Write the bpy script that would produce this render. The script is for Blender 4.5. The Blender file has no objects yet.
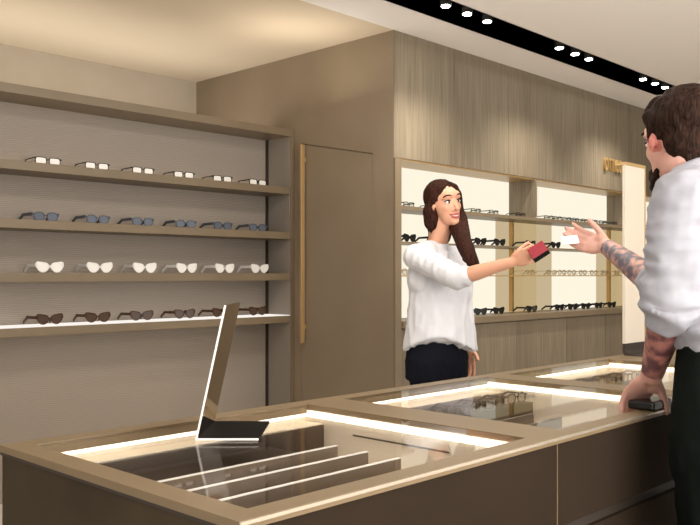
import bpy, bmesh, math, random
from mathutils import Vector, Matrix, Euler, noise
random.seed(4)
C = bpy.context.scene.collection
PI = math.pi
def lin(c):
    return tuple(((v/255)/12.92 if v/255 <= .04045 else ((v/255+.055)/1.055)**2.4) for v in c)

# ------------------------------------------------------------------ materials
def mat(name, col, rough=.5, metal=0., spec=.5, coat=0.):
    m = bpy.data.materials.new(name); m.use_nodes = True
    b = m.node_tree.nodes['Principled BSDF']
    b.inputs['Base Color'].default_value = (*lin(col), 1)
    b.inputs['Roughness'].default_value = rough
    b.inputs['Metallic'].default_value = metal
    b.inputs['Specular IOR Level'].default_value = spec
    b.inputs['Coat Weight'].default_value = coat
    b.inputs['Coat Roughness'].default_value = .12
    return m
def textured(name, c1, c2, scale, rough=.5, nscale=5., detail=6, bump=.0, lo=.3, hi=.7, spec=.5, coat=0., metal=0.):
    """noise mixed between two colours, object coordinates stretched by scale"""
    m = mat(name, c1, rough, metal, spec, coat); nt = m.node_tree; b = nt.nodes['Principled BSDF']
    tc = nt.nodes.new('ShaderNodeTexCoord'); mp = nt.nodes.new('ShaderNodeMapping')
    mp.inputs['Scale'].default_value = scale
    nz = nt.nodes.new('ShaderNodeTexNoise'); nz.inputs['Scale'].default_value = nscale; nz.inputs['Detail'].default_value = detail
    rp = nt.nodes.new('ShaderNodeValToRGB')
    rp.color_ramp.elements[0].position = lo; rp.color_ramp.elements[0].color = (*lin(c1), 1)
    rp.color_ramp.elements[1].position = hi; rp.color_ramp.elements[1].color = (*lin(c2), 1)
    nt.links.new(tc.outputs['Object'], mp.inputs['Vector']); nt.links.new(mp.outputs[0], nz.inputs['Vector'])
    nt.links.new(nz.outputs['Fac'], rp.inputs[0]); nt.links.new(rp.outputs[0], b.inputs['Base Color'])
    if bump:
        bp = nt.nodes.new('ShaderNodeBump'); bp.inputs['Strength'].default_value = bump; bp.inputs['Distance'].default_value = .01
        nt.links.new(nz.outputs['Fac'], bp.inputs['Height']); nt.links.new(bp.outputs[0], b.inputs['Normal'])
    return m
def emis(name, col, s):
    m = bpy.data.materials.new(name); m.use_nodes = True; nt = m.node_tree
    nt.nodes.remove(nt.nodes['Principled BSDF'])
    e = nt.nodes.new('ShaderNodeEmission'); e.inputs[0].default_value = (*lin(col), 1); e.inputs[1].default_value = s
    nt.links.new(e.outputs[0], nt.nodes['Material Output'].inputs[0]); return m
def pane(name, tint=(255, 255, 255), gain=.5):
    """thin glass: fresnel mix of clear and mirror"""
    m = bpy.data.materials.new(name); m.use_nodes = True; nt = m.node_tree
    nt.nodes.remove(nt.nodes['Principled BSDF'])
    t = nt.nodes.new('ShaderNodeBsdfTransparent'); t.inputs[0].default_value = (*lin(tint), 1)
    g = nt.nodes.new('ShaderNodeBsdfGlossy'); g.inputs['Roughness'].default_value = .015
    ge = nt.nodes.new('ShaderNodeNewGeometry'); vm = nt.nodes.new('ShaderNodeVectorMath'); vm.operation = 'DOT_PRODUCT'
    nt.links.new(ge.outputs['Incoming'], vm.inputs[0]); nt.links.new(ge.outputs['Normal'], vm.inputs[1])
    def mth(op, x, y):
        n_ = nt.nodes.new('ShaderNodeMath'); n_.operation = op
        for i, q in enumerate((x, y)):
            if q is None: continue
            if isinstance(q, (int, float)): n_.inputs[i].default_value = q
            else: nt.links.new(q, n_.inputs[i])
        return n_.outputs[0]
    fr = mth('ADD', mth('MULTIPLY', mth('POWER', mth('SUBTRACT', 1., mth('ABSOLUTE', vm.outputs['Value'], None)), 5.), .96), .04)
    mu = mth('MULTIPLY', fr, gain).node; mu.use_clamp = True
    mx = nt.nodes.new('ShaderNodeMixShader')
    nt.links.new(mu.outputs[0], mx.inputs[0])
    nt.links.new(t.outputs[0], mx.inputs[1]); nt.links.new(g.outputs[0], mx.inputs[2])
    nt.links.new(mx.outputs[0], nt.nodes['Material Output'].inputs[0]); return m

def wood_mat():
    m = textured('oak veneer', (108, 96, 77), (134, 121, 100), (14, 14, .55), .55, 4, 8, .12, .3, .72)
    nt = m.node_tree; b = nt.nodes['Principled BSDF']
    rp = [n for n in nt.nodes if n.type == 'VALTORGB'][0]
    tc = [n for n in nt.nodes if n.type == 'TEX_COORD'][0]
    mp = nt.nodes.new('ShaderNodeMapping'); mp.inputs['Scale'].default_value = (2.4, 2.4, .05)
    n2 = nt.nodes.new('ShaderNodeTexNoise'); n2.inputs['Scale'].default_value = 1.6; n2.inputs['Detail'].default_value = 2
    mx = nt.nodes.new('ShaderNodeMix'); mx.data_type = 'RGBA'; mx.blend_type = 'MULTIPLY'; mx.inputs[0].default_value = .55
    rr = nt.nodes.new('ShaderNodeValToRGB'); rr.color_ramp.elements[0].position = .35; rr.color_ramp.elements[1].position = .62
    rr.color_ramp.elements[0].color = (.68, .66, .63, 1)
    nt.links.new(tc.outputs['Object'], mp.inputs[0]); nt.links.new(mp.outputs[0], n2.inputs['Vector']); nt.links.new(n2.outputs['Fac'], rr.inputs[0])
    nt.links.new(rp.outputs[0], mx.inputs[6]); nt.links.new(rr.outputs[0], mx.inputs[7]); nt.links.new(mx.outputs[2], b.inputs['Base Color'])
    return m
def weave_mat():
    m = mat('woven wall textile', (150, 138, 122), .85, 0, .2); nt = m.node_tree; b = nt.nodes['Principled BSDF']
    tc = nt.nodes.new('ShaderNodeTexCoord')
    w = nt.nodes.new('ShaderNodeTexWave'); w.bands_direction = 'Z'; w.inputs['Scale'].default_value = 30
    w.inputs['Distortion'].default_value = 5; w.inputs['Detail'].default_value = 2; w.inputs['Detail Scale'].default_value = .45
    rp = nt.nodes.new('ShaderNodeValToRGB')
    rp.color_ramp.elements[0].color = (*lin((144, 132, 119)), 1); rp.color_ramp.elements[1].color = (*lin((155, 144, 132)), 1)
    bp = nt.nodes.new('ShaderNodeBump'); bp.inputs['Strength'].default_value = .16; bp.inputs['Distance'].default_value = .004
    nt.links.new(tc.outputs['Object'], w.inputs['Vector']); nt.links.new(w.outputs['Fac'], rp.inputs[0]); nt.links.new(rp.outputs[0], b.inputs['Base Color'])
    nt.links.new(w.outputs['Fac'], bp.inputs['Height']); nt.links.new(bp.outputs[0], b.inputs['Normal'])
    return m

M = dict(
 wood=wood_mat(), weave=weave_mat(),
 ceil=mat('ceiling paint', (236, 231, 225), .9, 0, .2), ceil_warm=mat('alcove ceiling warm light tint', (212, 196, 172), .9, 0, .2),
 alcove=textured('alcove wall plaster', (160, 147, 128), (166, 153, 135), (1, 1, 1), .7),
 lacquer=textured('taupe lacquer', (128, 112, 91), (136, 120, 99), (1, 1, 1), .48, 3, spec=.5),
 shelf=textured('bronze lacquer shelf', (112, 97, 75), (120, 104, 82), (1, 1, 1), .42, 4),
 side=mat('shelf side panel', (134, 124, 112), .6),
 gold=mat('brass', (202, 168, 112), .3, .6), gold_dark=mat('bronze handle', (176, 144, 98), .35, .3),
 rim=textured('champagne lacquer rim', (112, 94, 67), (120, 101, 74), (1, 1, 1), .4, 6, spec=.5),
 front=textured('dark bronze counter front', (42, 34, 26), (46, 37, 29), (1, 1, 1), .7, 5, spec=.03),
 end=textured('dark leather end panel', (60, 52, 41), (72, 62, 49), (1, 1, 1), .8, 5, 8, spec=.03),
 groove=mat('shadow gap', (44, 34, 25), .7), edge=mat('bright metal edge', (200, 188, 170), .25, .6),
 cream=mat('cream case lining', (226, 208, 178), .6), creamlit=mat('white case lining', (226, 214, 196), .6),
 tray=mat('brown tray lining', (58, 46, 36), .7, 0, .08), divider=mat('taupe divider', (104, 88, 72), .5),
 white=mat('white laminate', (238, 234, 226), .5), totem=mat('ivory panel', (196, 185, 168), .5),
 black=mat('black satin acrylic', (8, 7, 6), .5, 0, .04), blackmatt=mat('black recess', (7, 7, 7), .7, 0, .1),
 mirror=mat('mirror metal', (196, 184, 166), .05, 1.), floor=textured('stone floor', (214, 204, 190), (222, 213, 200), (1, 1, 1), .35, 2),
 led=emis('led strip', (255, 240, 214), 4), led_soft=emis('soft led strip', (255, 236, 208), 9), led_shelf=emis('lit shelf liner', (252, 246, 238), 1.0),
 lightpanel=emis('lit back panel', (255, 246, 224), 1.0), pier=emis('dim lit back panel', (246, 222, 178), .62),
 spot=emis('spot lamp', (255, 250, 240), 60), spotrim=mat('spot housing', (20, 20, 20), .4),
 glass=pane('counter glass'), glasslight=pane('showcase glass', (250, 246, 236), .7),
 fr_black=mat('black acetate', (22, 19, 18), .25), fr_white=mat('white acetate', (236, 232, 226), .35), lens_white=mat('white display lens', (240, 236, 228), .3),
 fr_blue=mat('smoke blue acetate', (74, 78, 86), .25), lens_blue=mat('blue grey tinted lens', (92, 98, 110), .12),
 fr_tort=textured('dark tortoiseshell', (24, 15, 11), (82, 50, 32), (1, 1, 1), .25, 60), lens_brown=mat('brown tinted lens', (74, 58, 48), .12),
 fr_gold=mat('clear gold wire', (190, 164, 120), .3, .5), lens_clear=pane('clear lens', (240, 240, 236), .8),
 skin_w=mat('light tanned skin', (214, 158, 128), .5), skin_m=mat('fair skin', (208, 158, 142), .5),
 lips=mat('lips', (176, 92, 86), .4), teeth=mat('teeth', (238, 230, 222), .3), eye=mat('eye', (40, 28, 24), .2), ear=mat('flushed skin', (196, 118, 106), .5),
 blouse=mat('white cotton blouse', (214, 213, 216), .85, 0, .2), shirt=textured('pale grey linen shirt', (150, 150, 157), (160, 160, 167), (1, 1, 1), .9, 12, spec=.15),
 trouser_w=mat('dark navy trouser', (24, 25, 32), .9, 0, .05), trouser_m=mat('dark green trouser', (18, 22, 19), .9, 0, .05), shoe=mat('black shoe', (18, 18, 18), .4),
 red=mat('red card cover', (140, 4, 30), .6), paper=mat('white paper', (240, 238, 236), .7), tape=mat('grey paper', (214, 206, 198), .7),
)
def hair_mat(name, a, b_):
    return textured(name, a, b_, (40, 40, 5), .7, 6, 4, .4, .35, .7, spec=.08)
M['hair_w'] = hair_mat('dark brown hair', (26, 14, 11), (74, 42, 31)); M['hair_m'] = hair_mat('brown black hair', (20, 13, 10), (56, 36, 26))
M['tattoo'] = textured('tattooed skin', (92, 88, 98), (196, 148, 132), (1, 1, 1), .55, 32, 4, 0, .4, .62)
M['tattoo_red'] = textured('red and grey tattooed skin', (100, 62, 66), (196, 132, 118), (1, 1, 1), .55, 30, 4, 0, .38, .66)

# ------------------------------------------------------------------ helpers
def worldpos(o):
    p = Vector((0, 0, 0))
    while o: p += o.location; o = o.parent
    return p
def tag(o, label=None, cat=None, group=None, kind=None):
    if label: o['label'] = label
    if cat: o['category'] = cat
    if group: o['group'] = group
    if kind: o['kind'] = kind
    return o
def thing(name, label, cat, loc, group=None):
    o = bpy.data.objects.new(name, None); o.empty_display_size = .05; C.objects.link(o); o.location = loc
    return tag(o, label, cat, group)
def obj(name, bm, m, parent=None, smooth=False, bevel=0):
    """bm is in world coordinates (or in the local frame of the parent chain when that chain sits at the origin)"""
    me = bpy.data.meshes.new(name)
    if parent is not None: bmesh.ops.translate(bm, vec=-worldpos(parent), verts=bm.verts)
    bmesh.ops.recalc_face_normals(bm, faces=bm.faces)
    bm.to_mesh(me); bm.free()
    ms = m if isinstance(m, (list, tuple)) else [m]
    for x in ms: me.materials.append(x)
    if smooth:
        for p in me.polygons: p.use_smooth = True
    o = bpy.data.objects.new(name, me); C.objects.link(o)
    if parent is not None: o.parent = parent
    if bevel:
        b = o.modifiers.new('bevel', 'BEVEL'); b.width = bevel; b.segments = 2; b.limit_method = 'ANGLE'
    return o
def box(x0, x1, y0, y1, z0, z1, bm=None):
    bm = bm or bmesh.new()
    v = [bm.verts.new(p) for p in ((x0,y0,z0),(x1,y0,z0),(x1,y1,z0),(x0,y1,z0),(x0,y0,z1),(x1,y0,z1),(x1,y1,z1),(x0,y1,z1))]
    for f in ((0,3,2,1),(4,5,6,7),(0,1,5,4),(1,2,6,5),(2,3,7,6),(3,0,4,7)): bm.faces.new([v[i] for i in f])
    return bm
def prism(pts, d, bm=None):
    """closed polygon pts (3D) pushed along vector d"""
    bm = bm or bmesh.new(); d = Vector(d)
    a = [bm.verts.new(Vector(p)) for p in pts]; b = [bm.verts.new(Vector(p)+d) for p in pts]
    bm.faces.new(a); bm.faces.new(b[::-1]); n = len(pts)
    for i in range(n): bm.faces.new((a[i], a[(i+1) % n], b[(i+1) % n], b[i]))
    return bm
def ring_between(outer, inner, d, bm):
    d = Vector(d); n = len(outer)
    vs = [[bm.verts.new(Vector(p)+k) for p in L] for L in (outer, inner) for k in (Vector(), d)]
    oa, ob, ia, ib = vs
    for i in range(n):
        j = (i+1) % n
        bm.faces.new((oa[i], oa[j], ia[j], ia[i])); bm.faces.new((ob[i], ib[i], ib[j], ob[j]))
        bm.faces.new((oa[i], ob[i], ob[j], oa[j])); bm.faces.new((ia[i], ia[j], ib[j], ib[i]))
def cone(bm, p0, r0, p1, r1, seg=14, caps=True):
    p0, p1 = Vector(p0), Vector(p1); d = p1-p0
    q = d.to_track_quat('Z', 'Y').to_matrix()
    a = []; b = []
    for i in range(seg):
        t = 2*PI*i/seg; u = q @ Vector((math.cos(t), math.sin(t), 0))
        a.append(bm.verts.new(p0+u*r0)); b.append(bm.verts.new(p1+u*r1))
    for i in range(seg): bm.faces.new((a[i], a[(i+1) % seg], b[(i+1) % seg], b[i]))
    bm.faces.new(a[::-1]); bm.faces.new(b)
    return bm
def ball(bm, c, r, rot=None, seg=18):
    if not isinstance(r, (tuple, list)): r = (r, r, r)
    m = Matrix.Translation(Vector(c)) @ (rot.to_4x4() if rot else Matrix()) @ Matrix.Diagonal((*r, 1))
    bmesh.ops.create_uvsphere(bm, u_segments=seg, v_segments=max(8, seg//2+2), radius=1, matrix=m)
def limb(bm, pts, rs, seg=16):
    for i in range(len(pts)-1): cone(bm, pts[i], rs[i], pts[i+1], rs[i+1], seg)
    for p, r in zip(pts, rs): ball(bm, p, r, None, seg)
def loft(bm, rings, seg=28):
    """rings: (centre, half width, half depth, lateral vector, front vector)"""
    L = []
    for c, a, b, lv, fv in rings:
        c = Vector(c); L.append([bm.verts.new(c + lv*(a*math.copysign(abs(math.cos(t))**.85, math.cos(t))) + fv*(b*math.copysign(abs(math.sin(t))**.85, math.sin(t))))
                                 for t in [2*PI*i/seg for i in range(seg)]])
    for A, B in zip(L, L[1:]):
        for i in range(seg): bm.faces.new((A[i], A[(i+1) % seg], B[(i+1) % seg], B[i]))
    bm.faces.new(L[0][::-1]); bm.faces.new(L[-1])
def fused(name, bm, m, parent, voxel=.005, smooth=6, folds=0., fscale=.08, pick=None, stretch=(1, 1, 1)):
    """one continuous skin over overlapping volumes"""
    o = obj(name, bm, m, parent, True)
    r = o.modifiers.new('r', 'REMESH'); r.mode = 'VOXEL'; r.voxel_size = voxel; r.use_smooth_shade = True
    s = o.modifiers.new('s', 'SMOOTH'); s.factor = .5; s.iterations = smooth
    dg = bpy.context.evaluated_depsgraph_get(); dg.update()
    me = bpy.data.meshes.new_from_object(o.evaluated_get(dg)); o.modifiers.clear(); o.data = me
    me.materials.clear()
    for x in (m if isinstance(m, (list, tuple)) else [m]): me.materials.append(x)
    w = worldpos(parent) if parent else Vector()
    if folds:
        nrm = [v.normal.copy() for v in me.vertices]
        for v, n_ in zip(me.vertices, nrm):
            p = v.co + w; q = Vector((p.x*stretch[0], p.y*stretch[1], p.z*stretch[2]))/fscale
            a = noise.noise(q + Vector((0, 0, 3.1))); b = noise.noise(q*2.1)
            v.co += n_*folds*((1-2*abs(a))*.8 + .4*b)
    for p in me.polygons:
        p.use_smooth = True
        p.material_index = pick(p.center + w) if pick else 0
    return o

# ------------------------------------------------------------------ camera
cd = bpy.data.cameras.new('camera'); cam = bpy.data.objects.new('camera', cd); C.objects.link(cam); bpy.context.scene.camera = cam
cd.sensor_width = 36; cd.lens = 36*849/700; cd.shift_y = -12.5/700*-1; cd.clip_start = .05
EYE = 1.27; cam.location = (0, 0, EYE)
FW = Vector((.7192, .6948, 0)); RT = Vector((.6948, -.7192, 0)); UP = Vector((0, 0, 1))
cam.rotation_euler = (PI/2, 0, math.atan2(FW.y, FW.x)-PI/2)
def at(px, py, d):
    """the point of the room at depth d from the photographer, measured off the picture"""
    return FW*d + RT*((px-350)*d/849) + UP*(EYE-(py-275)*d/849)

# ------------------------------------------------------------------ the room
H = 2.8
XR = 4.0; YW = 3.484; YB = 5.56; YS = 4.40
S = lambda n, bm, m, **k: tag(obj(n, bm, m, **k), kind='structure')
S('floor', box(-3, 13, -5, 6, -.1, 0), M['floor'])
bm = box(-3, 13, -5, 2.89, H, H+.3); box(-3, 13, 3.14, YW, H, H+.3, bm); box(7.0, 13, 2.89, 3.14, H, H+.3, bm); box(XR+.02, 13, YW, 3.9, H, H+.3, bm)
S('ceiling', bm, M['ceil'])
S('ceiling_alcove', box(-3, XR+.02, YW, 6, H, H+.3), M['ceil_warm'])  # warm light over the alcove is put into this ceiling colour
S('wall_back', box(-3, XR, YB, YB+.1, 0, H), M['alcove'])
bm = box(-3, 7.0, 2.88, 2.89, H, H+.15); box(-3, 7, 3.14, 3.15, H, H+.15, bm); box(-3, 7, 2.88, 3.15, H+.15, H+.16, bm); box(7, 7.01, 2.88, 3.15, H, H+.16, bm)
S('trim_1', bm, M['blackmatt'])
# side wall of the alcove: plain panel above and left of the door, the door leaf below
ya, yb_ = 3.66, 4.335
top = lambda y: 2.042+(y-3.66)*.20
bm = box(XR, XR+.1, yb_, YB, 0, H); box(XR, XR+.055, YW+.004, ya, 0, H, bm); box(XR+.06, XR+.1, ya, yb_, 0, 2.3, bm)
prism([(XR, ya, top(ya)+.005), (XR, yb_, top(yb_)+.005), (XR, yb_, H), (XR, ya, H)], (.1, 0, 0), bm)
S('wall_side', bm, M['lacquer'])
dr = S('door_1', prism([(XR+.003, ya+.001, .01), (XR+.003, yb_-.003, .01), (XR+.003, yb_-.003, top(yb_)), (XR+.003, ya+.001, top(ya))], (.05, 0, 0)), M['lacquer'])
hb = box(XR-.045, XR-.012, 4.285, 4.303, .80, 2.168); box(XR-.02, XR+.01, 4.288, 4.300, .9, .93, hb); box(XR-.02, XR+.01, 4.288, 4.300, 2.05, 2.08, hb)
tag(obj('door_handle', hb, M['gold_dark'], dr, bevel=.002), 'long vertical brass pull bar')
# oak cladding over the display niches
bm = bmesh.new(); xs = [XR+.0, 4.62, 5.28, 5.9, 6.55, 7.2, 7.85, 8.5, 9.2, 9.9, 10.8]
for a, b in zip(xs, xs[1:]): box(a+.0015, b-.0015, YW, YW+.1, 2.007, H, bm)
box(XR+.06, 10.8, YW+.01, YW+.3, 2.007, 2.02, bm)
S('wall_right', bm, M['wood'])
S('wall_far', box(10.8, 10.9, -2, 3.9, 0, H), M['wood'])

# downlights in the black ceiling channel
def spot_at(px, py):
    d = (H+.0-EYE)*849/(275-py); p = at(px, py, d); return Vector((p.x, 3.02, H))
grp = {0: 'group nearest the tall alcove', 1: 'middle group', 2: 'far group by the man\'s head'}
ordn = ['first', 'second', 'third', 'fourth', 'fifth', 'sixth', 'seventh', 'eighth', 'ninth', 'tenth', 'eleventh', 'twelfth']
for g, lst in enumerate([[(453, 9), (474, 17), (494, 24.5)], [(566, 51), (581, 57), (595, 62)], [(649, 82), (660, 86.5), (671, 90)]]):
    for k, (px, py) in enumerate(lst):
        p = spot_at(px, py)
        if p.x > 6.93: continue
        t = thing('ceiling_spotlight', 'ceiling channel spotlight, %s from the left in the %s' % (ordn[k], grp[g]), 'spotlight', p, 'spotlights in the ceiling channel')
        bm = bmesh.new(); cone(bm, p+Vector((0, 0, .03)), .034, p+Vector((0, 0, .15)), .034, 20); obj('housing', bm, M['spotrim'], t, True)
        bm = bmesh.new(); cone(bm, p+Vector((0, 0, .024)), .024, p+Vector((0, 0, .031)), .026, 20); obj('lamp', bm, M['spot'], t, True)
        l = bpy.data.lights.new('spot', 'SPOT'); l.energy = 34; l.spot_size = 1.5; l.spot_blend = .8; l.color = (1, .95, .88); l.shadow_soft_size = .05
        lo = bpy.data.objects.new('spot_beam', l); C.objects.link(lo); lo.location = p+Vector((0, 0, .01))
        dvec = Vector((0, .22, -1)); lo.rotation_euler = dvec.to_track_quat('-Z', 'Y').to_euler(); lo.parent = None

# ------------------------------------------------------------------ glasses
def outline(style, sx, n=22):
    """lens outline round its own centre, unit metres; sx = -1 mirrors"""
    P = []
    for i in range(n):
        t = 2*PI*i/n; c, s = math.cos(t), math.sin(t)
        if style == 'rect': w, h, e = .027, .0165, .45
        elif style == 'cat': w, h, e = .029, .021, .72
        else: w, h, e = .026, .019, .8
        x = w*math.copysign(abs(c)**e, c); z = h*math.copysign(abs(s)**e, s)
        if style == 'cat':
            if z > 0: z += .008*max(0, x/w); x += .004*z/h
            else: x *= (1-.42*abs(z/h))
        P.append((x*sx, z))
    return P
def make_glasses(style, fm, lm, scale=1., thick=.0035, lift=0.):
    t = bpy.data.objects.new('glasses', None); t.empty_display_size = .03; C.objects.link(t)
    z0 = {'rect': .020, 'cat': .0275, 'round': .0225}[style]
    bm = bmesh.new()
    for sx in (-1, 1):
        cx = sx*.0345
        inn = [(cx+x*.93, 0, z0+z*.9) for x, z in outline(style, sx)]
        k = 1.0+thick*22; ou = [(cx+x*k, 0, z0+z*(k+.06)) for x, z in outline(style, sx)]
        ring_between(ou, inn, (0, .004, 0), bm)
    box(-.010, .010, 0, .004, z0+.003, z0+.009, bm)
    for sx in (-1, 1): box(min(sx*.058, sx*.070), max(sx*.058, sx*.070), 0, .006, z0+.007, z0+.015, bm)
    obj('frame_front', bm, fm, t)
    for sx in (-1, 1):
        bm = prism([(sx*.0345+x*.94, .0012, z0+z*.92) for x, z in outline(style, sx)], (0, .0016, 0)); obj('lens', bm, lm, t)
    for sx in (-1, 1):
        bm = bmesh.new(); xx = sx*.0685; w = .0018 if thick < .004 else .003; hh = .002 if thick < .003 else (.0035 if thick < .004 else .0075)
        pts = [(.004, z0+.011), (.09, z0+.010), (.128, .003+hh)]
        for (y0, za), (y1, zb) in zip(pts, pts[1:]):
            prism([(xx-w, y0, za-hh), (xx-w, y1+.001, zb-hh), (xx-w, y1+.001, zb+hh*.8), (xx-w, y0, za+hh)], (2*w, 0, 0), bm)
        obj('temple', bm, fm, t)
    t.scale = (scale,)*3
    return t
used_proto = set()
def place_glasses(proto, loc, rz, label, group):
    if proto.name not in used_proto: used_proto.add(proto.name); r = proto
    else:
        r = proto.copy(); C.objects.link(r)
        for ch in list(proto.children):
            c = ch.copy(); C.objects.link(c); c.parent = r
    r.location = loc; r.rotation_euler = (0, 0, rz); tag(r, label, 'glasses', group); return r

# ------------------------------------------------------------------ shelving unit
X1 = 3.965; XL = -1.2
su = thing('shelving_unit', 'tall bronze lacquer shelving unit with four display shelves and woven textile back', 'shelving unit', (2.4, YS+.13, 0))
obj('back_panel', box(XL, X1-.0, YS+.262, YS+.30, 0, 2.235), M['weave'], su)
obj('side_panel', box(X1, X1+.034, YS, YS+.30, 0, 2.283), M['shelf'], su, bevel=.002)
tag(obj('side_lining', box(X1-.004, X1, YS+.012, YS+.236, 0, 2.235), M['side'], su), 'pale grey inner lining of the side')
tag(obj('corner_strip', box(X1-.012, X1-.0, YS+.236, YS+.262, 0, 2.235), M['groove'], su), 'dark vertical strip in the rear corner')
obj('top_board', box(XL, X1, YS, YS+.30, 2.233, 2.283), M['shelf'], su, bevel=.002)
ZS = [1.878, 1.567, 1.281, .988]
shs = []
for z in ZS: shs.append(obj('shelf', box(XL, X1-.004, YS+.001, YS+.262, z-.048, z), M['shelf'], su, bevel=.002))
tag(obj('lit_liner', box(XL, X1-.006, YS+.004, YS+.235, ZS[3], ZS[3]+.004), M['led_shelf'], shs[3]), 'glowing white shelf surface')
tag(obj('led_strip', box(XL, X1-.014, YS+.25, YS+.261, ZS[0], ZS[0]+.004), M['led_soft'], shs[0]), 'glowing strip along the rear of the shelf')
def on_plane(px, y):
    """x where the sight line through column px meets the plane y"""
    r = (px-350)/849; v = FW+RT*r; return v.x/v.y*y
PR = [make_glasses('rect', M['fr_black'], M['lens_white'], scale=1.15), make_glasses('round', M['fr_blue'], M['lens_blue'], thick=.0055, scale=1.15),
      make_glasses('cat', M['fr_white'], M['lens_white'], thick=.0055, scale=1.15), make_glasses('cat', M['fr_tort'], M['lens_brown'], thick=.005, scale=1.15)]
desc = ['black rectangular glasses with white lenses, %s from the left on the top shelf',
        'smoky blue grey glasses with tinted lenses, %s from the left on the second shelf down',
        'all white winged sunglasses, %s from the left on the third shelf down',
        'dark tortoiseshell winged sunglasses, %s from the left on the lit bottom shelf']
gname = ['black rectangular glasses on the top shelf', 'blue grey glasses on the second shelf', 'white sunglasses on the third shelf', 'tortoiseshell sunglasses on the lit shelf']
cols = [[(48), (97), (143), (184), (222.5), (258)], [(46), (98), (143), (186), (223), (258)], [(50), (100), (145), (187), (225), (260)], [(50), (98), (142), (185), (222), (258)]]
for r in range(4):
    for k, px in enumerate(cols[r]):
        y = YS+.075
        place_glasses(PR[r], (on_plane(px, y), y, ZS[r]+(.004 if r == 3 else 0)), random.uniform(-.06, .06), desc[r] % ordn[k], gname[r])

# ------------------------------------------------------------------ display wall with lit niches
dw = thing('display_wall_unit', 'long backlit wall display with glass shelves and brass uprights behind the saleswoman', 'display unit', (6.5, YW+.13, 0))
YK = YW+.246
P1 = (4.06, 5.655); P2 = (5.675, 7.26); P3 = (7.28, 8.85); P4 = (8.87, 10.6)
sp_ = box(XR, XR+.06, YW-.012, YW+.003, .05, 2.0); box(XR+.0555, XR+.06, YW+.003, YK, .98, 2.0, sp_); tag(obj('side_panel', sp_, M['shelf'], dw), 'bronze left end panel')
for a, b in ((4.06, 5.47), (6.29, 7.06), (7.8, 8.6), (9.3, 10.6)):
    tag(obj('light_panel', box(a, b, YK, YK+.02, .98, 1.70), M['lightpanel'], dw), 'glowing cream back panel')
for a, b in (P1, P2, P3, P4):
    tag(obj('light_panel', box(a, b, YK, YK+.02, 1.70, 2.007), M['lightpanel'], dw), 'glowing cream back panel')
for a, b in ((5.47, 6.29), (7.06, 7.8), (8.6, 9.3)):
    tag(obj('pier_panel', box(a, b, YK-.002, YK+.02, .98, 1.69), M['pier'], dw), 'dimmer cream back panel')
for a, b in ((P1[1], P2[0]), (P2[1], P3[0]), (P3[1], P4[0])):
    tag(obj('partition', box(a, b, YW+.004, YK, 1.712, 2.006), M['wood'], dw), 'dark oak partition between two niches')
for a, b in (P1, P2, P3, P4):
    tag(obj('niche_header', box(a, b, YW+.006, YK, 1.995, 2.006), M['gold_dark'], dw), 'brass lined niche head')
for x in (5.65, 7.25, 8.85):
    tag(obj('brass_post', box(x, x+.022, YK-.035, YK-.003, .985, 1.683), M['gold'], dw), 'slim vertical brass upright')
for x in (5.658, 7.258):
    tag(obj('glass_fin', box(x, x+.006, YW+.006, YK-.04, .985, 1.683), M['glasslight'], dw), 'clear glass upright')
ZD = [1.708, 1.482, 1.268]
for z, m, nm in ((ZD[0], M['shelf'], 'shelf'), (ZD[1], M['shelf'], 'shelf'), (ZD[2], M['gold_dark'], 'glass_shelf')):
    th = .024 if z > 1.7 else (.012 if z > 1.4 else .008)
    bm = box(P1[0], 10.6, YW+.002, YK-.006, z-th, z)
    obj(nm, bm, m, dw)
ld = thing('display_ledge', 'bronze ledge running under the backlit eyewear display', 'ledge', (7, YW+.1, .93))
obj('ledge_top', box(XR+.062, 10.7, YW-.03, YK, .935, .98), M['shelf'], ld, bevel=.003)
xs = [4.06, 4.75, 5.38, 6.1, 6.75, 7.4, 8.1, 8.8, 9.5, 10.1, 10.7]
for k, (a, b) in enumerate(zip(xs, xs[1:])):
    bc = thing('base_cabinet', 'oak base cabinet under the display ledge, %s from the left' % ordn[k], 'cabinet', ((a+b)/2, YW+.12, 0), 'oak base cabinets under the display')
    obj('body', box(a, b, YW+.02, YK, .04, .933), M['wood'], bc)
    obj('door', box(a+.002, b-.002, YW-.004, YW+.018, .06, .926), M['wood'], bc)
GW = [make_glasses('rect', M['fr_black'], M['lens_clear'], scale=.9), make_glasses('cat', M['fr_black'], M['fr_black'], thick=.005), make_glasses('round', M['fr_gold'], M['lens_clear'], thick=.0025)]
yg = YW+.06
rows = [(0, ZD[0], [409, 436, 476, 494, 521, 549, 558, 567, 576, 585, 594, 603, 615, 650], 'black wire glasses', 'top shelf', 'clear lensed glasses on the top display shelf'),
        (1, ZD[1], [410, 436, 481, 500, 531, 556, 619, 652], 'black sunglasses', 'middle shelf', 'black sunglasses on the middle display shelf'),
        (2, ZD[2], [408, 530, 552, 562, 572, 583, 594, 605, 617], 'fine gold wire glasses', 'eye level shelf', 'wire glasses on the eye level glass shelf'),
        (1, .98, [481, 499, 532, 560, 573, 586, 599, 612, 652], 'black sunglasses', 'bottom ledge', 'black sunglasses on the ledge')]
for pi, z, pxs, nm, where, g in rows:
    for k, px in enumerate(pxs):
        place_glasses(GW[pi], (on_plane(px, yg), yg, z), random.uniform(-.12, .12), '%s, %s of the backlit display, %s from the left' % (nm, where, (ordn+['thirteenth', 'fourteenth'])[k]), g)

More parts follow.
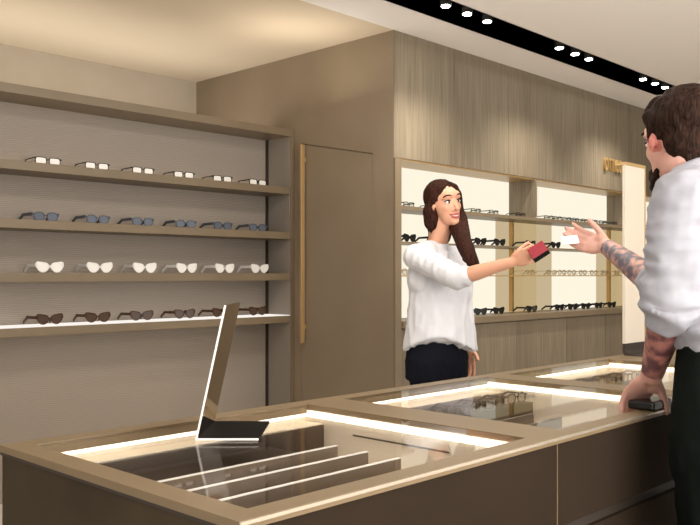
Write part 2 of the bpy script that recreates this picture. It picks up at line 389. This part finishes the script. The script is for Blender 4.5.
# sign
cu = bpy.data.curves.new('sign', 'FONT'); cu.body = 'OTTICO'; cu.size = .155; cu.extrude = .010; cu.space_character = 1.22; cu.align_x = 'LEFT'; cu.offset = .002
tmp = bpy.data.objects.new('tmp', cu); C.objects.link(tmp)
dg = bpy.context.evaluated_depsgraph_get(); me = bpy.data.meshes.new_from_object(tmp.evaluated_get(dg)); bpy.data.objects.remove(tmp)
sg = bpy.data.objects.new('shop_sign', me); C.objects.link(sg); me.materials.clear(); me.materials.append(M['gold'])
sg.location = (on_plane(603, YW), YW-.012, 2.165); sg.rotation_euler = (PI/2, 0, 0); sg.scale = (.46, 1, 1)
tag(sg, 'raised brass letters reading OTTICO on the oak cladding', 'sign')

# ------------------------------------------------------------------ counter
ZC = .93; XA, XB = .735, 4.25; YA, YZ = .922, 1.685
ct = thing('display_counter', 'long dark bronze shop counter with three lit glass topped display cases', 'counter', (2.4, 1.3, 0))
cases = [(.785, 1.53), (1.665, 2.35), (2.47, 3.20)]; yi0, yi1 = .967, 1.634
bm = bmesh.new(); xs = [XA]
for a, b in cases: xs += [a, b]
xs += [XB]
for a, b in zip(xs[0::2], xs[1::2]): box(a, b, yi0, yi1, ZC-.014, ZC, bm)
box(XA, XB, YA, yi0, ZC-.014, ZC, bm); box(XA, XB, yi1, YZ, ZC-.014, ZC, bm)
obj('top_rim', bm, M['rim'], ct)
tag(obj('front_edge', box(XA, XB, YA-.003, YA, ZC-.006, ZC-.0005), M['edge'], ct), 'thin bright metal edge')
bm = box(XA+.004, XA+.02, YA+.003, YZ-.003, .08, ZC-.014); 
obj('end_panel', bm, M['end'], ct)
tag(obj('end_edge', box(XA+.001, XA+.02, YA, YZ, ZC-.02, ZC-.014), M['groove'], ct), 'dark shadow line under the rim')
pan = [XA+.004, 1.587, 2.47, 3.35, XB]
for a, b in zip(pan, pan[1:]):
    obj('front_panel', box(a+.002, b-.002, YA+.004, YA+.022, .738, ZC-.014), M['front'], ct, bevel=.002)
    obj('lower_panel', box(a+.002, b-.002, YA+.004, YA+.022, .08, .712), M['front'], ct, bevel=.002)
for a in pan[1:-1]: tag(obj('seam_strip', box(a-.0012, a+.0012, YA+.0045, YA+.02, .08, ZC-.014), M['rim'], ct), 'pale upright seam')
tag(obj('shadow_gap', box(XA+.02, XB, YA+.016, YA+.03, .06, .75), M['groove'], ct), 'dark horizontal gap')
obj('rear_panel', box(XA+.02, XB, YZ-.03, YZ-.006, .08, ZC-.014), M['front'], ct)
obj('plinth', box(XA+.03, XB-.03, YA+.05, YZ-.05, 0, .08), M['groove'], ct)
ZF = .80
for n, (a, b) in enumerate(cases):
    li = bmesh.new()
    box(a-.012, a, yi0-.012, yi1+.012, ZF, ZC-.014, li); box(b, b+.012, yi0-.012, yi1+.012, ZF, ZC-.014, li)
    box(a, b, yi1, yi1+.012, ZF, ZC-.014, li); box(a, b, yi0-.012, yi0, ZF, ZC-.014, li); box(a-.012, b+.012, yi0-.012, yi1+.012, ZF-.012, ZF, li)
    obj('case_lining', li, M['creamlit'], ct)
    obj('led_strip', box(a+.004, b-.004, yi1-.004, yi1, .899, .9065), M['led'], ct)
    obj('led_strip', box(b-.006, b, yi0+.004, yi1-.006, .899, .914), M['led'], ct)
    obj('rear_step', box(a+.002, b-.01, 1.566, yi1-.001, ZF, .888), M['cream'], ct); tag(obj('lining_lip', box(a+.001, b-.008, yi1-.005, yi1, .9075, ZC-.0065), M['rim'], ct), 'taupe lip above the light strip')
    obj('step_front', box(a+.003, b-.011, 1.5605, 1.566, ZF, .886), M['tray' if n == 0 else 'rim'], ct)
    tag(obj('step_edge', box(a+.06, b-.14, 1.5595, 1.566, .8865, .890), M['edge'], ct), 'thin bright edge of the rear step')
    gl = obj('glass_top', box(a, b, yi0, yi1, ZC-.006, ZC-.001), M['glass'], ct)
    tag(obj('wall_slit', box(b-.0015, b, yi0+.2, yi0+.5, .868, .872), M['groove'], ct), 'thin dark slit in the side lining') if n == 0 else None
    if n == 0:
        tr = obj('tray', box(.846, 1.32, yi0+.004, 1.560, ZF, .862), M['tray'], ct)
        for y in (1.313, 1.222, 1.132, 1.04):
            d = obj('divider', box(.848, 1.316, y-.0045, y+.0045, .862, .896), M['divider'], ct)
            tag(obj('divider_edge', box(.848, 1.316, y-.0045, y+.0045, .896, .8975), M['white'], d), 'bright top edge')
    if n == 1:
        tag(obj('tray', box(1.72, 1.99, yi0+.004, 1.25, ZF, .862), M['tray'], ct), 'small brown tray')
        for y in (1.235, 1.15, 1.065):
            obj('divider', box(1.722, 1.985, y-.0045, y+.0045, .862, .897), M['divider'], ct)
        tag(obj('holder_bar', box(1.70, 2.31, 1.435, 1.475, .80, .872), M['tray'], ct), 'brown bar holding a row of glasses')
    if n == 2:
        tag(obj('holder_bar', box(2.50, 3.14, 1.435, 1.475, .80, .872), M['tray'], ct), 'brown bar holding a row of glasses')
CG = make_glasses('round', M['fr_tort'], M['lens_clear'], thick=.003, scale=.8)
for n, (a, b) in enumerate(((1.70, 2.30), (2.50, 3.13))):
    for k in range(5):
        x = a+(b-a)*(k+.5)/5
        o = place_glasses(CG, (x, 1.448, .872), 0, 'dark rimmed glasses in the %s case of the counter, %s from its left end' % (['middle', 'far'][n], ordn[k]), 'glasses inside the counter cases')
# papers in the middle case
bm = bmesh.new(); N = 8; base = Vector((1.76, 1.30, .800))
A = []; B = []
for i in range(N+1):
    t = i/N; z = .80+.045*math.sin(t*PI)*.8+.004
    A.append(bm.verts.new((1.74+.24*t, 1.27, z))); B.append(bm.verts.new((1.76+.24*t, 1.42, z)))
for i in range(N): bm.faces.new((A[i], A[i+1], B[i+1], B[i]))
o = tag(obj('curved_card', bm, M['paper'], None, True), 'curved white card lying in the middle glass topped case', 'card'); sm = o.modifiers.new('s', 'SOLIDIFY'); sm.thickness = .002; sm.offset = 1
tag(obj('leaflet', box(2.04, 2.28, 1.02, 1.20, .801, .806), M['tape'], None), 'pale grey leaflet lying flat in the middle glass topped case', 'leaflet')
tag(obj('leaflet', box(2.62, 2.86, 1.10, 1.34, .801, .806), M['tape'], None), 'pale leaflet lying flat in the far glass topped case', 'leaflet')

# ------------------------------------------------------------------ bent mirror stand
def bent(px_base, depth_dir, width_dir, w, dd, top_off, hgt, th, name, label, mface, mbase, z0=ZC):
    p = Vector(px_base); t = thing(name, label, 'mirror', (p.x, p.y, z0))
    A = [p, p+width_dir*w]; off = top_off
    bm = bmesh.new(); n = 7
    # upright, slightly bowed at the foot
    rows_ = []
    for k in range(n+1):
        s = k/n; e = s if s > .15 else s*1.0
        rows_.append([A[0]+off*(e)+UP*hgt*s, A[1]+off*e+UP*hgt*s])
    nrm = width_dir.cross(off+UP*hgt).normalized()
    v = [[bm.verts.new(q+nrm*s_) for q in r for s_ in (0, th)] for r in rows_]
    for r0, r1 in zip(v, v[1:]):
        bm.faces.new((r0[0], r0[2], r1[2], r1[0])); bm.faces.new((r0[1], r1[1], r1[3], r0[3]))
        bm.faces.new((r0[0], r1[0], r1[1], r0[1])); bm.faces.new((r0[2], r0[3], r1[3], r1[2]))
    bm.faces.new((v[0][0], v[0][1], v[0][3], v[0][2])); bm.faces.new((v[-1][0], v[-1][2], v[-1][3], v[-1][1]))
    obj('mirror_panel', bm, mface, t)
    bm = prism([A[0], A[1], A[1]+depth_dir*dd, A[0]+depth_dir*dd], (0, 0, .005)); bs = obj('base', bm, mbase, t)
    return t, A
p1 = Vector((1.036, 1.443, ZC)); wd = Vector((.147, .137, 0)).normalized(); ddv = Vector((.09, -.093, 0)).normalized()
tl = RT*.060
t, A = bent(p1, ddv, wd, .2, .13, tl, .278, .003, 'counter_mirror', 'small bent mirror stand with a black base on the near glass case of the counter', M['mirror'], M['black'])
nrm = wd.cross(tl+UP*.278).normalized()
bm = bmesh.new(); prism([A[0]-nrm*.0005-wd*.0006, A[0]+nrm*.0035-wd*.0006, A[0]+nrm*.0035+tl+UP*.278-wd*.0006, A[0]-nrm*.0005+tl+UP*.278-wd*.0006], wd*-.0018, bm)
tag(obj('panel_edge', bm, M['white'], t), 'bright front edge')
bm = prism([A[0]-wd*.0005, A[0]+ddv*.13-wd*.0005, A[0]+ddv*.13-wd*.0005+UP*.004, A[0]-wd*.0005+UP*.004], -wd*.002); tag(obj('base_edge', bm, M['white'], t), 'bright front edge')
# tall ivory stand
tb = thing('counter_stand', 'tall narrow ivory panel with a dark foot at the back of the counter', 'display stand', (3.47, 1.66, ZC))
xa, xb = 3.385, 3.573
bm = bmesh.new(); prof = []
for k in range(9):
    t_ = k/8*PI/2; prof.append((1.655-.05*(1-math.cos(t_))*0, 0))
pts = [(1.655, ZC+.045)] + [(1.655-.04+.04*math.cos(a), ZC+.045-.04*math.sin(a)) for a in [PI/2*i/6 for i in range(1, 7)]]
tag(obj('foot', prism([(xa, 1.655, ZC+.05), (xa, 1.655, ZC+.02), (xa, 1.645, ZC+.006), (xa, 1.60, ZC+.004), (xa, 1.56, ZC+.001), (xa, 1.56, ZC), (xa, 1.66, ZC), (xa, 1.667, ZC+.015), (xa, 1.667, ZC+.05)], (xb-xa, 0, 0)), M['groove'], tb), 'dark curved foot')
obj('upright_panel', box(xa, xb, 1.655, 1.667, ZC+.05, 1.735), M['totem'], tb)
tag(obj('side_trim', box(xb-.004, xb+.001, 1.652, 1.669, ZC+.05, 1.735), M['gold_dark'], tb), 'brass side edge')
tag(obj('cap', box(xa-.001, xb+.001, 1.652, 1.70, 1.735, 1.748), M['gold'], tb), 'brass cap')

# ------------------------------------------------------------------ people
def hand(bm, wrist, d, n, side, size, curl, spread=.1, thumb_curl=.4, thumb_out=.9):
    """d: pointing direction, n: palm normal (palm faces n), side: unit vector to the thumb"""
    d = d.normalized(); side = (side - d*side.dot(d)).normalized(); n = d.cross(side) if d.cross(side).dot(n) > 0 else -d.cross(side)
    s = size/.18
    R = Matrix((side, d, n)).transposed()
    ball(bm, wrist+d*.012*s, (.026*s, .03*s, .018*s), R)
    ball(bm, wrist+d*.050*s, (.039*s, .046*s, .0145*s), R); ball(bm, wrist+d*.072*s, (.040*s, .022*s, .0125*s), R)
    ball(bm, wrist+d*.036*s+side*.022*s+n*.006*s, (.017*s, .03*s, .015*s), R)
    for k in range(4):
        off = (1.5-k)*.0205; ln = (.040, .045, .042, .033)[k]; r = (.0092, .0096, .0092, .008)[k]*s
        p = wrist+d*(.083-abs(off)*.12)*s+side*off*s; dirn = (d+side*off/.03*spread).normalized(); P = [p-dirn*.012*s, p]; ang = 0
        for j, f in enumerate((1., .66, .5)):
            ang += curl[k]*(1, 1.1, .7)[j]
            v = dirn*math.cos(ang)+n*math.sin(ang); p = p+v*ln*f*s; P.append(p)
        limb(bm, P, [r*1.05, r*1.05, r, r*.92, r*.8], 10)
    p = wrist+d*.022*s+side*.022*s+n*.004*s; v = (d*.6+side*thumb_out+n*.25).normalized(); P = [p]
    p = p+v*.036*s; P.append(p); v2 = (v*(1-thumb_curl*.5)+d*.5*(1-thumb_curl)+n*thumb_curl).normalized(); p = p+v2*.03*s; P.append(p)
    v3 = (v2+n*thumb_curl*.5+d*.2).normalized(); p = p+v3*.023*s; P.append(p); limb(bm, P, [.0135*s, .0115*s, .0105*s, .0088*s], 10)
def head_volume(bm, c, f, l, u, s, male=False):
    """c: head centre, f face direction, l its left, u up, s head height"""
    R = Matrix((f, l, u)).transposed()
    P = lambda a, b, cc: c+f*a*s+l*b*s+u*cc*s
    ball(bm, P(-.06, 0, .13), (.385*s, .315*s, .355*s), R, 28)              # skull
    ball(bm, P(.09, 0, -.02), (.255*s, .265*s, .36*s), R, 28)               # face
    ball(bm, P(.12, 0, -.24), (.205*s, .205*s, .21*s), R, 24)               # jaw
    ball(bm, P(.25, 0, -.375), (.095*s, .10*s, .085*s), R)                  # chin
    for k in (-1, 1):
        ball(bm, P(.20, k*.15, -.07), (.10*s, .085*s, .10*s), R)            # cheek bones
        ball(bm, P(.255, k*.13, .115), (.075*s, .11*s, .035*s), R)          # brows
        ball(bm, P(.02, k*.315, -.02), (.05*s, .024*s, .088*s), R)          # ears
        ball(bm, P(.325, k*.045, -.135), (.045*s, .038*s, .035*s), R)       # nostrils
    ball(bm, P(.30, 0, .17), (.07*s, .2*s, .1*s), R)
    limb(bm, [P(.335, 0, .06), P(.36, 0, -.02), P(.395, 0, -.10), P(.40, 0, -.125)], [.028*s, .034*s, .042*s, .046*s], 12)
def face_parts(par, c, f, l, u, s, smile=True):
    R = Matrix((f, l, u)).transposed(); P = lambda a, b, cc: c+f*a*s+l*b*s+u*cc*s
    for k in (-1, 1):
        bm = bmesh.new(); ball(bm, P(.283, k*.125, .028), (.05*s, .066*s, .031*s), R); e = obj('eye', bm, M['teeth'], par, True)
        bm = bmesh.new(); ball(bm, P(.312, k*.122, .028), (.03*s, .031*s, .030*s), R); obj('iris', bm, M['eye'], e, True)
        bm = bmesh.new(); limb(bm, [P(.285, k*.195, .045), P(.315, k*.16, .062), P(.33, k*.12, .067), P(.32, k*.075, .05)], [.010*s, .012*s, .013*s, .008*s], 8); tag(obj('eyelash', bm, M['eye'], par, True))
        bm = bmesh.new(); limb(bm, [P(.29, k*.23, .135), P(.33, k*.17, .165), P(.345, k*.11, .165), P(.35, k*.06, .145)], [.010*s, .015*s, .018*s, .014*s], 8); tag(obj('eyebrow', bm, M['hair_w'], par, True))
    bm = bmesh.new()
    lp = [(.285, -.125, -.215), (.325, -.07, -.232), (.345, 0, -.236), (.325, .07, -.232), (.285, .125, -.215)]
    limb(bm, [P(*q) for q in lp], [.008*s, .019*s, .021*s, .019*s, .008*s], 10)
    lp = [(.285, -.122, -.22), (.318, -.07, -.282), (.335, 0, -.300), (.318, .07, -.282), (.285, .122, -.22)]
    limb(bm, [P(*q) for q in lp], [.008*s, .021*s, .025*s, .021*s, .008*s], 10); obj('lips', bm, M['lips'], par, True)
    bm = bmesh.new(); ball(bm, P(.278, 0, -.262), (.066*s, .108*s, .032*s), R); obj('teeth', bm, M['teeth'], par, True)

def rotz(v, a): return Matrix.Rotation(a, 3, 'Z') @ v
# ---- the saleswoman
wc = at(437, 300, 4.22); wc.z = 0
Fw = Vector((.16, -.987, 0)).normalized(); Lw = Vector((-Fw.y, Fw.x, 0))
W = lambda f, l, z: wc+Fw*f+Lw*l+UP*z
pw = thing('person', 'smiling woman in white blouse and dark trousers behind the counter holding a red card', 'person', wc)
hs = .238; hc = at(444.5, 204.5, 4.17)
fh = (RT*.50-FW*.86).normalized(); fh = (fh+UP*.04).normalized(); uh = (UP+RT*-.17-FW*.02); lh = uh.cross(fh).normalized(); uh = fh.cross(lh).normalized()
bm = bmesh.new(); head_volume(bm, hc, fh, lh, uh, hs)
sh_r = at(416, 257, 4.08); el = at(458, 278, 3.88); wr = at(512, 262, 3.72)
sh_l = W(.0, .165, 1.36)
limb(bm, [W(-.01, 0, 1.34), W(.0, 0, 1.42), hc-uh*.05-fh*.02], [.062, .050, .052])
loft(bm, [(W(0, 0, .80), .165, .105, Lw, Fw), (W(0, 0, .92), .172, .11, Lw, Fw), (W(.005, 0, 1.06), .128, .09, Lw, Fw), (W(.015, 0, 1.2), .145, .105, Lw, Fw), (W(0, 0, 1.33), .15, .08, Lw, Fw), (W(-.01, 0, 1.395), .07, .055, Lw, Fw)])
limb(bm, [sh_r, sh_r.lerp(el, .5), el, el.lerp(wr, .35), wr], [.052, .044, .038, .036, .0235])
dh = (at(530, 255, 3.66)-wr).normalized()
hand(bm, wr, dh, (RT*.2+FW*.55-UP*.45), UP*.8-FW*.3, .175, (.85, .9, .95, 1.0), .02, .7, .3)
el2 = W(-.05, .25, 1.11); wr2 = W(.04, .24, .90)
limb(bm, [sh_l, sh_l.lerp(el2, .5), el2, wr2], [.052, .044, .037, .024]); hand(bm, wr2, Vector(-UP)+Fw*.15, -Lw, Fw, .175, (.25, .3, .35, .4))
for k in (-1, 1):
    limb(bm, [W(0, k*.085, .86), W(.01, k*.085, .47), W(0, k*.085, .10)], [.085, .052, .036]); limb(bm, [W(-.03, k*.085, .05), W(.13, k*.09, .03)], [.036, .03])
fused('body', bm, [M['skin_w']], pw, .0045, 5)
face_parts(pw, hc, fh, lh, uh, hs)
# hair
Ph = lambda a, b, c_: hc+fh*a*hs+lh*b*hs+uh*c_*hs
bm = bmesh.new(); R = Matrix((fh, lh, uh)).transposed()
ball(bm, Ph(-.10, 0, .175), (.385*hs, .338*hs, .36*hs), R, 28)
ball(bm, Ph(-.16, 0, -.05), (.27*hs, .33*hs, .32*hs), R, 24)
limb(bm, [Ph(.17, .02, .42), Ph(.20, .17, .33), Ph(.13, .29, .16), Ph(.02, .345, -.05), Ph(.02, .35, -.30)], [.05*hs, .055*hs, .07*hs, .085*hs, .11*hs])
limb(bm, [Ph(.17, .0, .42), Ph(.18, -.17, .32), Ph(.08, -.29, .16), Ph(-.08, -.32, -.02)], [.05*hs, .05*hs, .06*hs, .07*hs])
b0 = Ph(.0, .34, -.35)
limb(bm, [b0, at(463, 238, 4.06), at(468, 252, 3.98), at(473, 263, 3.95), at(478, 273, 3.95)], [.036, .036, .034, .028, .012])
limb(bm, [Ph(-.12, .30, -.3), at(460, 232, 4.12), at(464, 245, 4.05), at(468, 258, 4.0)], [.045, .04, .035, .025])
limb(bm, [Ph(-.15, -.24, -.1), Ph(-.18, -.27, -.35), Ph(-.2, -.25, -.50)], [.045, .034, .012])
limb(bm, [Ph(-.25, 0, -.2), Ph(-.3, 0, -.6), W(-.10, .0, 1.24)], [.07, .055, .03])
fused('hair', bm, M['hair_w'], pw, .0045, 4, .0035, .03, stretch=(1.4, 1.4, .35))
# blouse
bm = bmesh.new(); seg = 36
def sk(f, l, z, a, b): return (W(f, l, z), a, b, Lw, Fw)
loft(bm, [sk(.02, 0, .925, .205, .16), sk(.02, 0, 1.03, .188, .145), sk(.02, 0, 1.14, .172, .135), sk(.025, 0, 1.24, .172, .135), sk(.01, 0, 1.32, .175, .11), sk(0, 0, 1.365, .14, .085), sk(-.005, 0, 1.40, .08, .06)], seg)
bw = wc
# high-low hem: dips at the sides
for v in bm.verts:
    if v.co.z < .94:
        r = v.co-wc; a = r.dot(Fw); b = r.dot(Lw); cc = .57*a-.8*b; v.co.z += .055*max(0, cc/.17)**2 - .03
limb(bm, [sh_r, sh_r.lerp(el, .55), el, el.lerp(wr, .12)], [.057, .056, .051, .046])
limb(bm, [sh_l, sh_l.lerp(el2, .5), el2], [.058, .055, .048])
limb(bm, [W(0, 0, 1.375), sh_r.lerp(W(0, 0, 1.37), .35), sh_r], [.07, .062, .056]); ball(bm, W(.0, -.09, 1.25), (.10, .10, .11))
fused('blouse', bm, M['blouse'], pw, .0055, 4, .010, .075, stretch=(1.3, 1.3, .5))
bm = bmesh.new()
loft(bm, [sk(0, 0, .76, .19, .13), sk(0, 0, .86, .195, .13), sk(0, 0, .96, .165, .112), sk(.0, 0, 1.0, .15, .1)])
for k in (-1, 1): limb(bm, [W(0, k*.09, .84), W(.01, k*.088, .47), W(0, k*.088, .10)], [.098, .066, .055])
fused('trousers', bm, M['trouser_w'], pw, .007, 5, .003, .05)
for k in (-1, 1):
    bm = bmesh.new(); limb(bm, [W(-.05, k*.085, .04), W(.05, k*.088, .038), W(.15, k*.092, .03)], [.04, .042, .03]); 
    fused('shoe', bm, M['shoe'], pw, .007, 4)
# red card holder in her hand
g0 = at(538.5, 251.5, 3.62); e1 = (RT*.78+UP*.50).normalized(); e2 = (UP*.83-RT*.5).normalized(); e3 = e1.cross(e2).normalized(); e2 = e3.cross(e1)
rc = thing('card_case', 'red card case with a black lower edge held out in the woman\'s hand', 'card case', g0)
def slab(c, a, b, h, w, t, m, nm, par, lab=None):
    bm = prism([c-a*w-b*h-e3*t, c+a*w-b*h-e3*t, c+a*w+b*h-e3*t, c-a*w+b*h-e3*t], e3*(2*t)); o = obj(nm, bm, m, par, bevel=.001)
    if lab: tag(o, lab)
slab(g0+e2*.008, e1, e2, .024, .038, .006, M['red'], 'cover', rc, 'red cover'); slab(g0-e2*.024, e1, e2, .009, .038, .007, M['blackmatt'], 'spine', rc, 'black lower edge')

# ---- the customer
mc = Vector((2.06, .735, 0)); Fm = Vector((-.09, .996, 0)).normalized(); Lm = Vector((-Fm.y, Fm.x, 0))
pm = thing('person', 'bearded man with tattooed forearms in a pale grey shirt leaning on the counter', 'person', mc)
Q = lambda f, l, z: mc+Fm*f+Lm*l+UP*z
ms = .24; mh = at(679, 142, 2.10)
fm_ = (RT*-.28+FW*.96+UP*-.08).normalized(); um = UP.copy(); lm_ = um.cross(fm_).normalized(); um = fm_.cross(lm_).normalized()
sl = at(684, 202, 1.96); sr = Q(.09, -.20, 1.42); 
ell = at(672, 303, 1.95); wl = at(652, 374, 2.12)
elr = at(660, 286, 2.47); wrr = at(607, 247, 2.74)
bm = bmesh.new(); head_volume(bm, mh, fm_, lm_, um, ms, True)
limb(bm, [Q(.05, -.07, 1.42), Q(.07, -.08, 1.5), mh-um*.06-fm_*.03], [.075, .062, .064])
loft(bm, [(Q(0, 0, .84), .165, .115, Lm, Fm), (Q(0, 0, .95), .17, .12, Lm, Fm), (Q(.01, -.02, 1.10), .15, .105, Lm, Fm), (Q(.05, -.05, 1.27), .16, .11, Lm, Fm), (Q(.06, -.06, 1.40), .165, .09, Lm, Fm), (Q(.06, -.07, 1.47), .08, .07, Lm, Fm)])
limb(bm, [sl, sl.lerp(ell, .5), ell, ell.lerp(wl, .3), wl], [.058, .052, .044, .042, .028])
limb(bm, [sr, sr.lerp(elr, .5), elr, elr.lerp(wrr, .3), wrr], [.058, .052, .044, .042, .027])
hand(bm, wl, at(630, 402, 2.20)-wl, (-UP-FW*.2+RT*.25), RT*1.0-UP*.1+FW*.2, .185, (.3, .38, .42, .5), .05, .5, .6)
hand(bm, wrr, at(575, 240, 2.86)-wrr, UP*.85-FW*.4, UP*.6+FW*.6, .175, (.45, .4, .4, .45), .02, .5, .45)
for k in (-1, 1):
    limb(bm, [Q(0, k*.09, .88), Q(.01, k*.1, .48), Q(-.01, k*.1, .1)], [.095, .06, .04]); limb(bm, [Q(-.04, k*.1, .05), Q(.15, k*.11, .03)], [.04, .034])
def tattoo(p):
    def seg(a, b, r, lo, hi):
        d = b-a; t = (p-a).dot(d)/d.length_squared
        return lo < t < hi and (p-(a+d*t)).length < r
    if seg(elr, wrr, .07, -.3, .98): return 1
    if seg(ell, wl, .07, -.3, .95): return 2
    R3 = Vector((0, 0, 0))
    e = mh+lm_*.315*ms+fm_*.02*ms-um*.02*ms
    if (p-e).length < .028: return 3
    return 0
fused('body', bm, [M['skin_m'], M['tattoo'], M['tattoo_red'], M['ear']], pm, .0045, 5, pick=tattoo)
Pm = lambda a, b, c_: mh+fm_*a*ms+lm_*b*ms+um*c_*ms
face_parts(pm, mh, fm_, lm_, um, ms)
Rm = Matrix((fm_, lm_, um)).transposed(); bm = bmesh.new()
ball(bm, Pm(-.13, 0, .20), (.385*ms, .345*ms, .345*ms), Rm, 28)
ball(bm, Pm(.12, .0, .36), (.22*ms, .26*ms, .16*ms), Rm, 24)
ball(bm, Pm(-.22, 0, -.02), (.23*ms, .30*ms, .28*ms), Rm, 24)
ball(bm, Pm(-.24, 0, -.22), (.14*ms, .22*ms, .17*ms), Rm, 20)
for k in (-1, 1): limb(bm, [Pm(.10, k*.27, .28), Pm(.06, k*.30, .12), Pm(.07, k*.285, .0)], [.05*ms, .035*ms, .018*ms])
fused('hair', bm, M['hair_m'], pm, .0045, 3, .006, .035, stretch=(1.2, 1.2, .7))
bm = bmesh.new()
ball(bm, Pm(.26, 0, -.40), (.12*ms, .13*ms, .13*ms), Rm, 20)
for k in (-1, 1): limb(bm, [Pm(.24, k*.09, -.41), Pm(.17, k*.17, -.36), Pm(.10, k*.205, -.28)], [.085*ms, .05*ms, .02*ms]); limb(bm, [Pm(.35, 0, -.20), Pm(.30, k*.13, -.25), Pm(.26, k*.14, -.34)], [.02*ms, .022*ms, .04*ms])
fused('beard', bm, M['hair_m'], pm, .0045, 3, .004, .025)
bm = bmesh.new()
def sm_(f, l, z, a, b): return (Q(f, l, z), a, b, Lm, Fm)
loft(bm, [sm_(.0, -.03, 1.10, .175, .125), sm_(.01, -.03, 1.14, .182, .13), sm_(.03, -.04, 1.2, .175, .13), sm_(.05, -.06, 1.33, .185, .13), sm_(.06, -.06, 1.42, .18, .11), sm_(.06, -.06, 1.475, .13, .09), sm_(.075, -.08, 1.52, .088, .08), sm_(.08, -.075, 1.545, .076, .074)])
limb(bm, [sl, sl.lerp(Q(.06, -.06, 1.50), .5), Q(.06, -.06, 1.50)], [.066, .07, .075])
limb(bm, [sl, sl.lerp(ell, .5), ell.lerp(sl, .1), ell+(wl-ell)*.06], [.070, .068, .066, .06])
cone(bm, ell+(wl-ell)*-.05, .064, ell+(wl-ell)*.10, .061, 20)
limb(bm, [sr, sr.lerp(elr, .5), elr.lerp(sr, .1), elr+(wrr-elr)*.05], [.072, .066, .06, .055])
fused('shirt', bm, M['shirt'], pm, .0055, 4, .013, .07, stretch=(.7, .7, 1.5))
bm = bmesh.new()
loft(bm, [sm_(0, 0, .80, .185, .13), sm_(0, 0, .9, .185, .132), sm_(0, 0, 1.0, .176, .125), sm_(0, -.02, 1.13, .168, .118)])
for k in (-1, 1): limb(bm, [Q(0, k*.095, .86), Q(.01, k*.105, .48), Q(-.01, k*.105, .1)], [.105, .078, .062])
fused('trousers', bm, M['trouser_m'], pm, .007, 5, .004, .06)
for k in (-1, 1):
    bm = bmesh.new(); limb(bm, [Q(-.05, k*.1, .045), Q(.06, k*.105, .042), Q(.17, k*.115, .034)], [.045, .046, .034]); fused('shoe', bm, M['shoe'], pm, .007, 4)
# white card in his hand, dark wallet under the other
g0 = at(570, 240, 2.81); e1 = (RT*.95+UP*.1).normalized(); e2 = (UP*.75+FW*.6).normalized(); e3 = e1.cross(e2).normalized(); e2 = e3.cross(e1)
wcard = thing('white_card', 'white card held in the man\'s outstretched hand', 'card', g0); slab(g0, e1, e2, .018, .028, .0015, M['paper'], 'sheet', wcard)
g1 = at(650, 402, 2.17); g1.z = ZC+.012
o = obj('wallet', box(g1.x-.055, g1.x+.055, g1.y-.035, g1.y+.035, ZC+.0005, ZC+.024), M['fr_black'], None, bevel=.006); tag(o, 'black wallet on the counter rim under the man\'s tattooed hand', 'wallet')

# ------------------------------------------------------------------ light
def area(loc, to, sx, sy, e, col=(1, .95, .88)):
    l = bpy.data.lights.new('area', 'AREA'); l.shape = 'RECTANGLE'; l.size = sx; l.size_y = sy; l.energy = e; l.color = col
    o = bpy.data.objects.new('fill_light', l); C.objects.link(o); o.location = loc; o.rotation_euler = (Vector(to)-Vector(loc)).to_track_quat('-Z', 'Y').to_euler(); return o
area((1.0, -1.2, 2.75), (1.6, 1.5, 0), 3.5, 1.2, 30)  # added downward fill behind the camera, no fixture
area((2.6, 2.3, 2.78), (2.6, 2.4, 0), 3., .5, 40)  # added downward fill over the staff aisle, no fixture
area((1.6, -1.6, 1.4), (1.8, -.6, 2.8), 3, 1.5, 205, (1, .97, .94))  # added upward fill behind the camera to brighten the ceiling
area((3.55, 3.92, 2.42), (3.6, 4.0, 4), .6, .5, 2.2, (1, .92, .8))  # added upward fill, floating in the alcove to brighten its ceiling corner
area((2.3, 4.98, 2.1), (2.3, 4.98, 4), 3.2, .4, 14, (1, .93, .83))  # added upward fill hidden behind the shelving, lifts the alcove ceiling
w = bpy.data.worlds.new('world'); bpy.context.scene.world = w; w.use_nodes = True
w.node_tree.nodes['Background'].inputs[0].default_value = (1, .98, .955, 1); w.node_tree.nodes['Background'].inputs[1].default_value = 1.35
vs = bpy.context.scene.view_settings; vs.view_transform = 'Standard'; vs.look = 'None'; vs.exposure = 0; vs.gamma = 1; vs.use_curve_mapping = False
